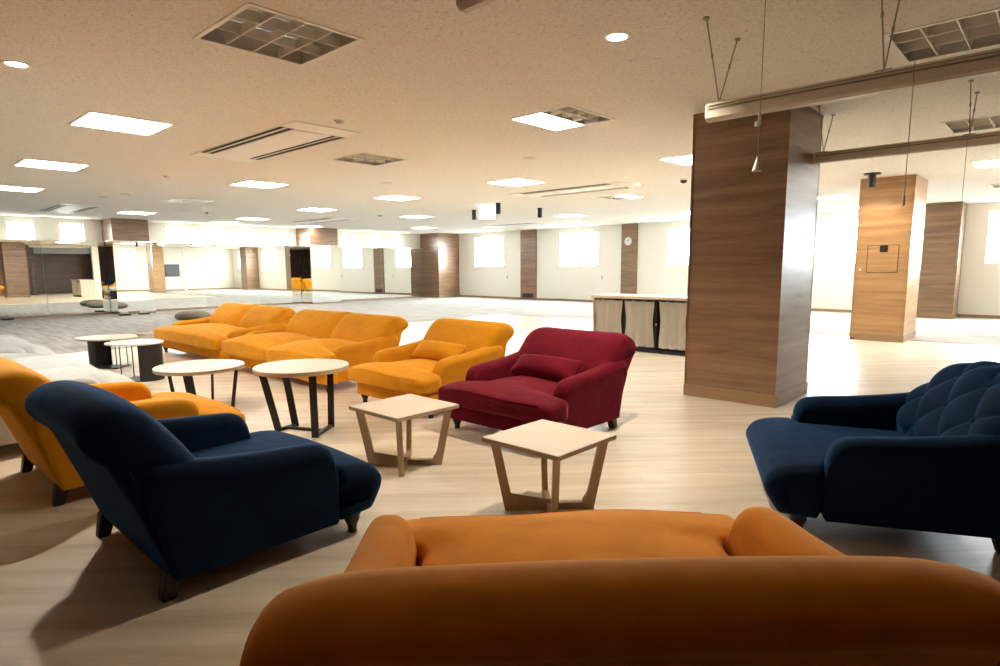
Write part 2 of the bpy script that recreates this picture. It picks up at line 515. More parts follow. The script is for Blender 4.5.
BW = [(-18.75, -17.1), (-14.2, -12.5), (-9.75, -8.05), (-5.2, -3.5), (-1.5, .15)]
bh = [(a, c, 1.30, 2.52) for a, c in BW]
struct('wall_back', wall_with_holes('y', YB, YB + .22, XL, XR + .2, 0, H, bh), MT['wall'])
LW = [(1.95, 2.55), (3.25, 3.83), (4.43, 5.0), (7.2, 7.82), (8.38, 8.96), (9.57, 10.17), (10.75, 11.3), (13.57, 14.17), (14.76, 15.34), (15.96, 16.52)]
lh = [(a, c, 1.55, 2.60) for a, c in LW]
struct('wall_left', wall_with_holes('x', XL - .2, XL, YF, YB, 0, H, lh), MT['wall'])
RWH = [(11.35, 12.35, 1.25, 2.45)]
rb = wall_with_holes('x', XR, XR + .2, 10.75, YB, 0, H, RWH)
box(XR, XR + .2, 7.45, 10.75, 2.62, H, 0, rb)
struct('wall_right', rb, MT['wall'])
b = bmesh.new(); box(XR, XR + .2, YF, 7.45, 0, H, 0, b); struct('trim_20', b, MT['dark_wood'])  # near stretch of right wall, out of direct view, dark to dim the foreground
# dark wood recess in the right wall (seen in the mirrors)
b = bmesh.new(); box(2.2, 2.3, 7.2, 11.0, 0, H, 0, b); box(XR + .02, 2.2, 7.25, 7.45, 0, H, 0, b); box(XR + .2, 2.2, 10.75, 10.95, 0, H, 0, b)
struct('wall_recess', b, MT['dark_wood'])
b = bmesh.new(); box(XR + .05, XR + .12, 7.45, 10.75, 2.28, 2.62, 0, b); struct('trim_1', b, MT['tinted'])
b = bmesh.new(); box(XR - .04, XR + .2, 7.45, 7.65, 0, 2.62, 0, b); struct('trim_2', b, MT['dark_wood'])
b = bmesh.new(); box(XR - .25, XR, 10.35, 10.75, 0, H, 0, b); struct('trim_3', b, MT['white'])
b = bmesh.new(); box(XR - .03, XR, 15.45, 15.60, 0, H, 0, b); struct('trim_4', b, MT['white'])
b = bmesh.new(); box(XL, XR, YF - .2, YF, 0, H, 0, b); struct('wall_front', b, MT['dark_wood'])  # unseen wall, set close and dark to cut fill light on the foreground
# wood strips set flush in the back wall
n = 5
for x0, x1 in ((-16.13, -15.33), (-11.5, -10.88), (-7.0, -6.35)):
    b = bmesh.new(); box(x0, x1, YB - .05, YB, .02, H, .004, b); struct('trim_%d' % n, b, MT['walnut']); n += 1
# baseboards
b = bmesh.new(); box(-19.7, XR, YB - .018, YB, 0, .075, .003, b); struct('baseboard_back', b, MT['walnut_trim'])
b = bmesh.new(); box(XR - .015, XR, 10.8, YB, 0, .075, .003, b); struct('baseboard_right', b, MT['walnut_trim'])
b = bmesh.new(); box(XL, XM + .02, YF, 5.41, 0, .06, 0, b); box(XL, XM + .02, 6.44, 11.58, 0, .06, 0, b); box(XL, XM + .02, 12.8, 17.3, 0, .06, 0, b)
struct('baseboard_left', b, MT['walnut_trim'])

# windows -----------------------------------------------------------
wn = 0
def window(axis, u0, u1, z0, z1, split=True):
    global wn
    wn += 1; b = bmesh.new(); t = .035
    at = (YB + .12 if axis == 'y' else XL - .13 if axis == 'x' else XR + .1)
    def fb(a0, a1, c0, c1):
        if axis == 'y': box(a0, a1, at, at + .05, c0, c1, .003, b)
        else: box(at - .025, at + .025, a0, a1, c0, c1, .003, b)
    fb(u0, u1, z0, z0 + t); fb(u0, u1, z1 - t, z1); fb(u0, u0 + t, z0, z1); fb(u1 - t, u1, z0, z1)
    if split: fb((u0 + u1) / 2 - .015, (u0 + u1) / 2 + .015, z0 + t, z1 - t)
    fr = struct('window_%d' % wn, b, MT['frame'])
    b = bmesh.new()
    for s in range(2 if split else 1):
        a0 = u0 + t - .005 if s == 0 else (u0 + u1) / 2 + .01; a1 = (u0 + u1) / 2 - .01 if (split and s == 0) else u1 - t + .005
        b = bmesh.new()
        if axis == 'y': box(a0, a1, at + .02, at + .028, z0 + t - .005, z1 - t + .005, 0, b)
        else: box(at - .004, at + .004, a0, a1, z0 + t - .005, z1 - t + .005, 0, b)
        put('pane', b, MT['glass'], fr)
    cu, cz, su, sz = (u0 + u1) / 2, (z0 + z1) / 2, u1 - u0, z1 - z0
    if axis == 'y':
        portal('daylight', (cu, YB + .2, cz), (radians(-90), 0, 0), su, sz)
    elif axis == 'x':
        portal('daylight', (XL - .18, cu, cz), (0, radians(-90), 0), sz, su)
    else:
        portal('daylight', (XR + .18, cu, cz), (0, radians(90), 0), sz, su)
for a, c in BW: window('y', a, c, 1.30, 2.52, True)
for a, c in LW: window('x', a, c, 1.55, 2.60, False)
window('r', 11.35, 12.35, 1.25, 2.45, False)

# pillars -----------------------------------------------------------
def pillar(label, x0, x1, y0, y1, group='wood pillars', wood='walnut'):
    t = thing('pillar', label, 'pillar', ((x0 + x1) / 2, (y0 + y1) / 2, 0), 0, group)
    hx, hy = (x1 - x0) / 2, (y1 - y0) / 2
    put('shaft', box(-hx, hx, -hy, hy, .0, H - .004, .004), MT[wood], t)
    b = bmesh.new()
    for sx in (-1, 1):
        for sy in (-1, 1): box(sx * hx - .010, sx * hx + .0025, sy * hy - .010, sy * hy + .0025, .10, H - .004, .001, b)
    # thin metal-looking edge beads
    put('edge_trim', b, MT[wood], t)
    put('base_trim', box(-hx - .014, hx + .014, -hy - .014, hy + .014, 0, .115, .003), MT['walnut_trim'], t)
    put('top_gap', box(-hx - .006, hx + .006, -hy - .006, hy + .006, H - .03, H - .002, 0), MT[wood], t)
    return t
pillar('large dark wood-clad square pillar nearest the camera, behind the navy tufted armchair', -2.755, -1.88, 5.735, 6.64)
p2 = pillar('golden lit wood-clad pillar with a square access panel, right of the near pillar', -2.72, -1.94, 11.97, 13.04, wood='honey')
b = bmesh.new(); hx, hy = .39, .535
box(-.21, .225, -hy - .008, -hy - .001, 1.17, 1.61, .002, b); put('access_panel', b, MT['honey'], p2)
b = bmesh.new()
for q in ((-.222, .237, 1.160, 1.168), (-.222, .237, 1.612, 1.620), (-.222, -.213, 1.160, 1.620), (.228, .237, 1.160, 1.620)): box(q[0], q[1], -hy - .006, -hy, q[2], q[3], 0, b)
put('panel_gap', b, MT['dark_wood'], p2)
put('label_plate', box(-.04, .075, -hy - .014, -hy - .008, 1.50, 1.61, .002), MT['dark_leg'], p2)
put('sensor', lathe([(0, -.02), (.022, -.02), (.022, .02), (0, .02)], 14), MT['grey_plastic'], p2).matrix_local = Matrix.Translation((.31, -hy - .015, 1.79)) @ Matrix.Rotation(radians(90), 4, 'X')
put('switch', box(-.33, -.295, -hy - .012, -hy, 1.19, 1.225, .004), MT['plastic'], p2)
put('sensor', box(-.385, -.32, -hy - .022, -hy - .014, .012, .04, .003), MT['black'], p2)
pillar('dark wood pillar against the back wall, right of the golden pillar', -2.75, -1.95, 17.9, 18.68)
pillar('wood corner pillar where the mirrors meet the back wall', XL + .01, -19.72, 17.5, 18.68)
pillar('dark wood pillar at the left edge seen only in the mirror', XR - .5, XR - .01, 5.1, 6.6)

# mirrored pillars on the left wall and mirror panels ---------------------
def mirrored_pillar(label, y0, y1):
    x1 = -19.93
    t = thing('mirrored_pillar', label, 'pillar', (XL, (y0 + y1) / 2, 0), 0, 'mirror-clad pillars')
    h = (y1 - y0) / 2; d = x1 - XL
    put('shaft', box(0.01, d - .02, -h + .02, h - .02, 0, H - .004, .003), MT['walnut'], t)
    put('mirror', box(.03, d, -h, h, .05, 2.09, .002), MT['mirror'], t)
    put('base_trim', box(.02, d - .005, -h + .005, h - .005, 0, .05, .002), MT['walnut_trim'], t)
    b = bmesh.new(); box(.02, d + .006, -h - .006, h + .006, 2.09, 2.105, .002, b); put('cap_strip', b, MT['white'], t)
mirrored_pillar('mirror-clad pillar with dark wood top at the far left, nearer of two', 5.43, 6.42)
mirrored_pillar('mirror-clad pillar with dark wood top reflecting yellow sofas, farther of two', 11.6, 12.78)
mp = [(.6, 2.2, 'mirror panel at the left picture edge'),
      (2.2, 3.92, 'mirror panel reflecting the dark recess, left of its joint'),
      (3.92, 5.42, 'mirror panel just left of the nearer mirrored pillar, reflecting the counter'),
      (6.43, 8.2, 'mirror panel just right of the nearer mirrored pillar'),
      (8.2, 10.05, 'mirror panel reflecting bare white wall midway between the two mirrored pillars'),
      (10.05, 11.59, 'mirror panel just left of the farther mirrored pillar'),
      (12.79, 15.2, 'mirror panel just right of the farther mirrored pillar'),
      (15.2, 17.49, 'mirror panel ending at the wood corner pillar')]
for y0, y1, lab in mp:
    t = thing('wall_mirror', lab, 'mirror', (XM, (y0 + y1) / 2, 0), 0, 'mirror panels along the left wall')
    h = (y1 - y0) / 2
    put('mirror_glass', box(-.012, 0, -h + .003, h - .003, .06, 2.085), MT['mirror'], t).rotation_euler = (0, -.002, 0)
    put('backing', box(-.23, -.018, -h, h, .06, 2.09), MT['white'], t)
    put('top_strip', box(-.235, .008, -h, h, 2.09, 2.108, .002), MT['white'], t)

# right-wall dark screen seen in mirror
t = thing('wall_screen', 'dark flat screen on the white wall seen in the mirror', 'screen', (XR, 14.75, 1.28))
put('bezel', box(-.05, 0, -.44, .44, -.39, .39, .006), MT['black'], t); put('screen', box(-.054, -.05, -.41, .41, -.36, .36), MT['dark_panel'], t)

# ------------------------------------------------------------------ ceiling fixtures
def louvre_cells(b, x0, x1, y0, y1, nx, ny):
    for k in range(1, nx):
        x = x0 + (x1 - x0) * k / nx
        prism([(x - .012, H + .055), (x - .004, H + .002), (x + .004, H + .002), (x + .012, H + .055)], y0, y1, 'y', b)
    for k in range(1, ny):
        y = y0 + (y1 - y0) * k / ny
        prism([(y - .016, H + .06), (y - .004, H + .003), (y + .004, H + .003), (y + .016, H + .06)], x0, x1, 'x', b)


def fixture_parts(t, state):
    """fixture in local coords around (0,0,H)"""
    f = FS; b = bmesh.new(); z0 = H - .006
    for x0, x1, y0, y1 in ((-f - .012, f + .012, -f - .012, -f + .018), (-f - .012, f + .012, f - .018, f + .012), (-f - .012, -f + .018, -f, f), (f - .018, f + .012, -f, f)):
        box(x0, x1, y0, y1, z0, H + .004, .0015, b)
    put('frame', b, MT['louvre'] if state == 'O' else MT['white'], t)
    b = bmesh.new()
    for x0, x1, y0, y1, z0, z1 in ((-f, f, -f, f, H + .135, H + .14), (-f, -f + .006, -f, f, H, H + .135), (f - .006, f, -f, f, H, H + .135), (-f, f, -f, -f + .006, H, H + .135), (-f, f, f - .006, f, H, H + .135)):
        box(x0, x1, y0, y1, z0, z1, 0, b)
    if state in 'AB': box(-.003, .003, -f, f, H + .001, H + .135, 0, b)  # added partition, keeps the lit half's glow out of the louvre half
    put('housing', b, MT['reflector'], t)
    lit = {'L': (-f, f), 'O': None, 'A': (-f, 0), 'B': (0, f)}[state]
    if lit: put('diffuser', box(lit[0] + .016, lit[1] - .016 * (lit[1] == f), -f + .016, f - .016, H - .002, H + .012), MT['panel'], t)
    op = {'L': None, 'O': (-f, f), 'A': (0, f), 'B': (-f, 0)}[state]
    if op:
        b = bmesh.new(); louvre_cells(b, op[0], op[1], -f + .01, f - .01, 4 if state == 'O' else 2, 3 if state == 'O' else 4); put('louvre_grid', b, MT['louvre'], t)
        for k in range(3):
            y = (k - 1) * .235
            put('tube', tube([(op[0] + .02, y, H + .10), (op[1] - .02, y, H + .10)], .016, 10), MT['tube'], t, True)
            b = bmesh.new(); box(op[0] + .03, op[1] - .03, y + .05, y + .062, H + .12, H + .134, 0, b); put('slot', b, MT['slot'], t)


proto = {}
for (x, y), (s, lab) in FIX.items():
    if s in proto:
        t = dup(proto[s], (x, y, 0), lab, pi / 2 if (s == 'O' and x < -1) else 0)
    else:
        t = thing({'L': 'panel_light', 'O': 'louvre_light', 'A': 'half_lit_light', 'B': 'half_lit_light'}[s], lab, 'ceiling light', (x, y, 0), 0,
                  {'L': 'lit square ceiling panels', 'O': 'unlit louvred ceiling lights'}.get(s, 'half lit ceiling lights'))
        fixture_parts(t, s); proto[s] = t
        if s == 'O': t.rotation_euler = (0, 0, pi / 2)


def air_con(label, x, y, first=[None]):
    if first[0]: return dup(first[0], (x, y, 0), label)
    t = thing('air_conditioner', label, 'air conditioner', (x, y, 0), 0, 'ceiling air conditioners'); first[0] = t
    put('panel', box(-1.3, 1.3, -.38, .38, H - .010, H - .001, .004), MT['white'], t)
    put('grille', box(-.98, .98, -.22, .22, H - .016, H - .010, .003), MT['white'], t)
    for yy in (-.345, -.255, .255, .345):
        put('air_slot', box(-.99, .99, yy - .032, yy + .032, H - .013, H - .0095, .001), MT['slot'], t)
    b = bmesh.new()
    for yy in (-.345, -.255, .255, .345): box(-.985, .985, yy + .01, yy + .026, H - .020, H - .012, .001, b)
    put('louvre_blade', b, MT['white'], t)
air_con('nearest ceiling air conditioner with two pairs of long black slots, upper left', -6.99, 3.60)
air_con('ceiling air conditioner beyond the half lit square light, middle of the ceiling', -7.05, 9.68)
air_con('ceiling air conditioner at the far left above the mirrors', -17.6, 3.93)
air_con('far ceiling air conditioner above the second mirrored pillar', -16.9, 10.25)
air_con('farthest ceiling air conditioner near the back left windows', -14.2, 16.2)


def downlight(label, x, y, power):
    t = thing('downlight', label, 'downlight', (x, y, 0), 0, 'round recessed downlights')
    put('ring', lathe([(.062, H + .0), (.062, H - .004), (.082, H - .006), (.088, H - .001), (.088, H), (.062, H)], 32), MT['white'], t, True)
    put('lamp', lathe([(0, H - .0035), (.062, H - .0035), (.062, H - .001), (0, H - .001)], 32), MT['lamp'], t)
    d = bpy.data.lights.new('downlight_beam', 'SPOT'); d.energy = power; d.color = (1, .88, .69); d.spot_size = radians(120); d.spot_blend = .5; d.shadow_soft_size = .05
    o = bpy.data.objects.new('downlight_beam', d); COL.objects.link(o); o.parent = t; o.location = (0, 0, H - .02)
downlight('round lit downlight on the near ceiling left of the hanging rail', -2.22, 3.5, DOWN)
downlight('tiny lit downlight beyond the nearest middle air conditioner, left of the near pillar', -5.75, 9.75, DOWN * .5)
downlight('round lit downlight cut by the left picture edge', -5.55, 1.02, DOWN)
# ...the same downlights continue outside the frame and over the golden pillar


def disc(name, label, cat, x, y, r, h, mat='plastic', dome=True, grp=None):
    t = thing(name, label, cat, (x, y, 0), 0, grp)
    put('base', lathe([(0, H), (r, H), (r, H - h * .35), (0, H - h * .35)], 24), MT['plastic'], t, 30)
    if dome: put('sensor_head', lathe([(r * .75, H - h * .35), (r * .6, H - h * .8), (r * .3, H - h), (0, H - h)], 24), MT[mat], t, 30)
    else: put('grille', lathe([(r * .85, H - h * .35), (r * .8, H - h), (0, H - h)], 24), MT[mat], t, 30)
disc('sprinkler_head', 'sprinkler head right of the nearest air conditioner', 'sprinkler', -5.4, 3.53, .055, .03, 'rail')
disc('smoke_detector', 'round detector between the mirror wall and the nearest air conditioner', 'smoke detector', -10.43, 3.67, .06, .03, 'rail')
disc('ceiling_speaker', 'round beige ceiling speaker above the thin far left light panels, nearer one', 'speaker', -13.44, 3.97, .13, .012, 'rail', False)
disc('ceiling_speaker', 'round beige ceiling disc beside the far left speaker, farther one', 'speaker', -14.27, 3.83, .13, .012, 'rail', False)
disc('ceiling_speaker', 'flat round ceiling speaker in front of the half lit square light', 'speaker', -5.4, 6.44, .11, .014, 'rail', False)
disc('smoke_detector', 'small dark detector above the nearer mirrored pillar', 'smoke detector', -16.28, 6.62, .06, .05, 'grey_plastic')
disc('security_camera', 'small dark dome camera left of the near pillar top', 'camera', -4.86, 9.79, .08, .07, 'black')
disc('ceiling_speaker', 'flat ceiling speaker right of the small unlit louvre grid', 'speaker', -8.71, 6.57, .12, .012, 'rail', False)
disc('smoke_detector', 'dark detector far along the ceiling over the yellow sofas', 'smoke detector', -14.06, 10.36, .1, .04, 'grey_plastic')
t = thing('ceiling_vent', 'pale square ceiling hatch above the high mirror wall windows', 'ceiling hatch', (-13.9, 5.25, 0))
put('frame', box(-.4, .4, -.4, .4, H - .006, H - .001, .002), MT['louvre'], t); put('hatch', box(-.36, .36, -.36, .36, H - .010, H - .006, .002), MT['rail'], t)


def spotlight(label, x, y, L, plate=False, aim=None):
    t = thing('spotlight', label, 'spotlight', (x, y, 0), 0, 'black ceiling spotlights')
    put('mount', lathe([(0, H), (.06 if not plate else .12, H), (.06 if not plate else .12, H - .02), (0, H - .02)], 20), MT['black'], t)
    put('barrel', lathe([(0, H - .02), (.055, H - .02), (.055, H - L), (.045, H - L), (.045, H - L + .02), (0, H - L + .02)], 20), MT['black'], t)
    if aim:
        d = bpy.data.lights.new('spot_beam', 'SPOT'); d.energy = aim; d.color = (1, .80, .54); d.spot_size = radians(110); d.spot_blend = .7; d.shadow_soft_size = .04
        o = bpy.data.objects.new('spot_beam', d); COL.objects.link(o); o.parent = t; o.location = (0, 0, H - L - .01); o.rotation_euler = (radians(25), 0, 0)
spotlight('leftmost of three small black cylinder spotlights below the far ceiling', -11.23, 11.19, .24)
spotlight('black cylinder spotlight just right of the white exit sign', -9.64, 10.38, .24)
spotlight('rightmost of the three small black cylinder spotlights over the back floor', -9.74, 12.0, .23)
spotlight('black spotlight on a round plate above the golden pillar', -2.43, 11.35, .21, True, 38)

t = thing('exit_sign', 'white lit exit sign box hanging from the middle of the ceiling', 'exit sign', (-10.1, 10.5, 0), radians(45))
put('bracket', box(-.02, .02, -.02, .02, H - .03, H), MT['plastic'], t); put('body', box(-.19, .19, -.03, .03, H - .32, H - .03, .006), MT['exit'], t)
b = bmesh.new(); box(-.035, .035, -.034, -.030, H - .26, H - .12, .001, b); box(-.06, -.03, -.034, -.030, H - .18, H - .16, .001, b); cyl(.018, .018, 0, .004, 12, (0, 0), b) if False else None
put('pictogram', b, MT['exit_green'], t)

# hanging rails ------------------------------------------------------
def v_hanger(name_parent, x, z, lz=H):
    b = bmesh.new(); tube([(x, -.22, H), (x, 0, z)], .0045, 6, False, b); tube([(x, .24, H), (x, 0, z)], .0045, 6, False, b)
    for yy in (-.22, .24): lathe([(0, H), (.018, H), (.018, H - .012), (0, H - .012)], 12, (x, yy), b)
    for s, yy in ((.62, -.22), (.62, .24)): tube([(x, yy * s * .9, z + (H - z) * s * .9 - .012), (x, yy * s * .9, z + (H - z) * s * .9 + .012)], .008, 6, False, b)
    put('hanger', b, MT['wire'], name_parent)


def rail(label, x0, x1, y, zb, hang, h=.145, d=.085):
    t = thing('hanging_rail', label, 'rail', (x0, y, 0), 0, 'beige rails hung below the ceiling')
    L = x1 - x0
    prof = [(-d / 2, zb + .015), (-d / 2 + .015, zb), (d / 2 - .015, zb), (d / 2, zb + .015), (d / 2, zb + h - .02), (d / 2 - .02, zb + h), (-d / 2 + .02, zb + h), (-d / 2, zb + h - .02)]
    put('body', prism(prof, 0, L, 'x'), MT['rail'], t)
    b = bmesh.new(); box(.01, L, -d / 2 - .003, -d / 2 + .002, zb + h * .6, zb + h * .68, 0, b); put('groove', b, MT['rail_dark'], t)
    b = bmesh.new(); box(.01, L, -d / 2 - .004, -d / 2 + .002, zb + h * .8, zb + h * .83, 0, b); put('lip', b, MT['rail_dark'], t)
    put('end_cap', prism([(p[0] * 1.05, zb + (p[1] - zb) * 1.03 - .002) for p in prof], -.012, 0, 'x'), MT['plastic'], t)
    for hx_ in hang:
        v_hanger(t, hx_ - x0, zb + h)
        put('clip', box(hx_ - x0 - .04, hx_ - x0 + .04, -.02, .02, zb + h - .002, zb + h + .006, .002), MT['wire'], t)
rail('nearer beige rail hung on V wires across the near pillar, top right', -1.735, .9, 3.82, 2.19, (-1.68, -.80), .105)
rail('farther beige rail hung on V wires behind the near pillar', -1.865, .9, 6.45, 2.25, (-1.80, -.70), .10, .07)
rail('short visible end of a beige rail at the top edge of the picture', -1.70, .9, 1.66, 2.222, (-1.1,), .09, .06)


def pull_cord(label, x, y, z1, weight=True, top=H):
    t = thing('pull_cord', label, 'pull cord', (x, y, 0), 0, 'thin cords hanging from the rails')
    put('cord', tube([(0, 0, top), (0, 0, z1)], .0022, 6), MT['wire'], t)
    if weight:
        put('connector', lathe([(0, z1 + .30), (.009, z1 + .295), (.009, z1 + .24), (.004, z1 + .23), (0, z1 + .23)], 10), MT['plastic'], t)
        put('connector', lathe([(0, z1 + .255), (.012, z1 + .25), (.012, z1 + .23), (0, z1 + .225)], 10, (-.014, 0)), MT['plastic'], t)
        put('cone_handle', lathe([(.004, z1 + .07), (.008, z1 + .06), (.026, z1 + .0), (.024, z1 - .004), (0, z1 - .004)], 16), MT['rail'], t, 40)
    else:
        put('toggle', lathe([(0, z1 + .03), (.006, z1 + .025), (.006, z1 - .02), (0, z1 - .025)], 10), MT['wire'], t)
pull_cord('pull cord with a cone handle hanging in front of the near pillar', -1.27, 3.40, 1.80)
pull_cord('thin cord hanging in front of the golden pillar', -.655, 3.76, 1.62, False, 2.30)
pull_cord('thin cord hanging in front of the dark pillar at the right', -.705, 6.40, 1.31, False, 2.33)

# ------------------------------------------------------------------ wall bits
t = thing('wall_clock', 'round white wall clock on the wood strip of the back wall', 'clock', (-11.22, YB - .05, 2.14))
R90 = Matrix.Rotation(radians(90), 4, 'X')
put('rim', merge(None, lathe([(.14, 0), (.165, .0), (.165, .035), (.15, .04), (.14, .03)], 32), R90), MT['grey_plastic'], t, 40)
put('face', merge(None, lathe([(0, .0), (.142, 0), (.142, .022), (0, .022)], 32), R90), MT['plastic'], t, 40)
put('hour_hand', bar((0, -.025, 0), (-.05, -.025, .035), .010, .003), MT['black'], t)
put('minute_hand', bar((0, -.027, 0), (.03, -.027, .095), .007, .003), MT['black'], t)
for x, z, lab in ((-16.87, .88, 'small grey wall switch below the leftmost back window'), (-12.3, .88, 'small grey wall switch below the second back window')):
    t = thing('wall_switch', lab, 'switch', (x, YB, z), 0, 'switches on the back wall')
    put('plate', box(-.045, .045, -.012, 0, -.12, .12, .003), MT['louvre'], t); put('rocker', box(-.02, .02, -.018, -.012, -.06, .06, .002), MT['grey_plastic'], t)
for x, lab in ((-15.73, 'dark slotted air grille at the foot of the left wood strip'),):
    t = thing('air_grille', lab, 'grille', (x, YB - .05, .16))
    put('frame', box(-.28, .28, -.012, 0, -.09, .09, .003), MT['dark_wood'], t)
    for k in range(5): put('slat', box(-.24 + k * .1, -.24 + k * .1 + .07, -.016, -.010, -.06, .06, .001), MT['slot'], t)
for x, y, lab in ((-20.3, 2.95, 'small black block on the carpet by the mirror, leftmost'), (-19.45, 5.45, 'small black block at the foot of the nearer mirrored pillar, left one'), (-19.5, 5.95, 'small black block at the foot of the nearer mirrored pillar, right one')):
    t = thing('floor_block', lab, 'floor block', (x, y, .002), 0, 'black blocks along the mirror foot')
    put('body', box(-.1, .1, -.13, .13, 0, .05, .012), MT['black'], t); put('top_plate', box(-.07, .07, -.10, .10, .05, .056, .002), MT['grey_plastic'], t)

# ------------------------------------------------------------------ storage counter with curtains
t = thing('storage_counter', 'low wooden storage counter with cream curtains beside the near pillar', 'counter', (-5.56, 8.2, 0))
W = 1.66; D = .62
put('counter_top', box(-.02, W + .02, -.03, D + .02, .80, .845, .005), MT['oak'], t)
put('side_panel', box(0, .03, 0, D, .0, .80, .003), MT['oak'], t); put('side_panel', box(W - .03, W, 0, D, .0, .80, .003), MT['oak'], t)
put('back_panel', box(.03, W - .03, D - .02, D, .0, .80), MT['black'], t)
put('base_board', box(.03, W - .03, .03, D - .02, .0, .05), MT['black'], t)
put('divider', box(.545, .565, .04, D - .02, .05, .80), MT['black'], t); put('divider', box(1.09, 1.11, .04, D - .02, .05, .80), MT['black'], t)
put('curtain_rod', tube([(.03, .02, .775), (W - .03, .02, .775)], .006, 8), MT['black'], t)
def curtain(x0, x1):
    b = bmesh.new(); nx, nz = 40, 10; g = []
    for j in range(nz + 1):
        f = j / nz; row = []
        for i in range(nx + 1):
            u = i / nx; sq = 1 - .10 * sin(pi * min(1, f * 1.1)) ** 2 * (1 if True else 0)
            x = (x0 + x1) / 2 + (x1 - x0) / 2 * (2 * u - 1) * sq
            y = .012 + .020 * sin(u * 2 * pi * 3.2 + .6 * sin(f * 2)) * (.5 + .5 * f)
            z = .785 - .018 * abs(sin(u * pi * 3)) * (1 - f) - f * .70
            row.append(b.verts.new((x, y, z)))
        g.append(row)
    for j in range(nz):
        for i in range(nx): b.faces.new((g[j][i], g[j][i + 1], g[j + 1][i + 1], g[j + 1][i]))
    r = bmesh.ops.solidify(b, geom=b.faces[:], thickness=.004)
    return b
for x0, x1 in ((.03, .535), (.575, 1.08), (1.16, 1.60)): put('curtain', curtain(x0, x1), MT['cream_cloth'], t, True)
put('clip', box(1.115, 1.135, -.004, .01, .42, .45, .002), MT['plastic'], t)

# ------------------------------------------------------------------ upholstery
def turned_leg():
    return lathe([(0, .11), (.040, .11), (.044, .092), (.034, .082), (.040, .074), (.036, .062), (.026, .04), (.020, .016), (.024, .007), (.02, 0), (0, 0)], 20)


def back_leg():
    b = bmesh.new(); bmesh.ops.create_cube(b, size=1)
    for v in b.verts:
        top = v.co.z > 0; s = .035 if top else .026
        v.co = Vector((v.co.x * 2 * s, v.co.y * 2 * s - (.0 if top else .03), .12 if top else 0))
    bmesh.ops.bevel(b, geom=b.edges[:], offset=.004, segments=2, affect='EDGES'); return b


BACK = [(.035, .088), (.022, .105), (-.045, .3), (-.112, .48), (-.150, .575), (-.198, .625), (-.230, .68), (-.220, .735), (-.165, .772), (-.085, .775), (-.005, .735), (.07, .65), (.15, .54), (.205, .44), (.22, .34), (.20, .22), (.18, .105), (.17, .088)]
ARM = [(.05, .088), (.033, .088), (.024, .108), (-.02, .30), (-.055, .46), (-.05, .535), (0, .566), (.10, .556), (.25, .533), (.45, .512), (.60, .502), (.69, .490), (.742, .458), (.765, .395), (.767, .25), (.764, .108), (.757, .088), (.73, .088)]


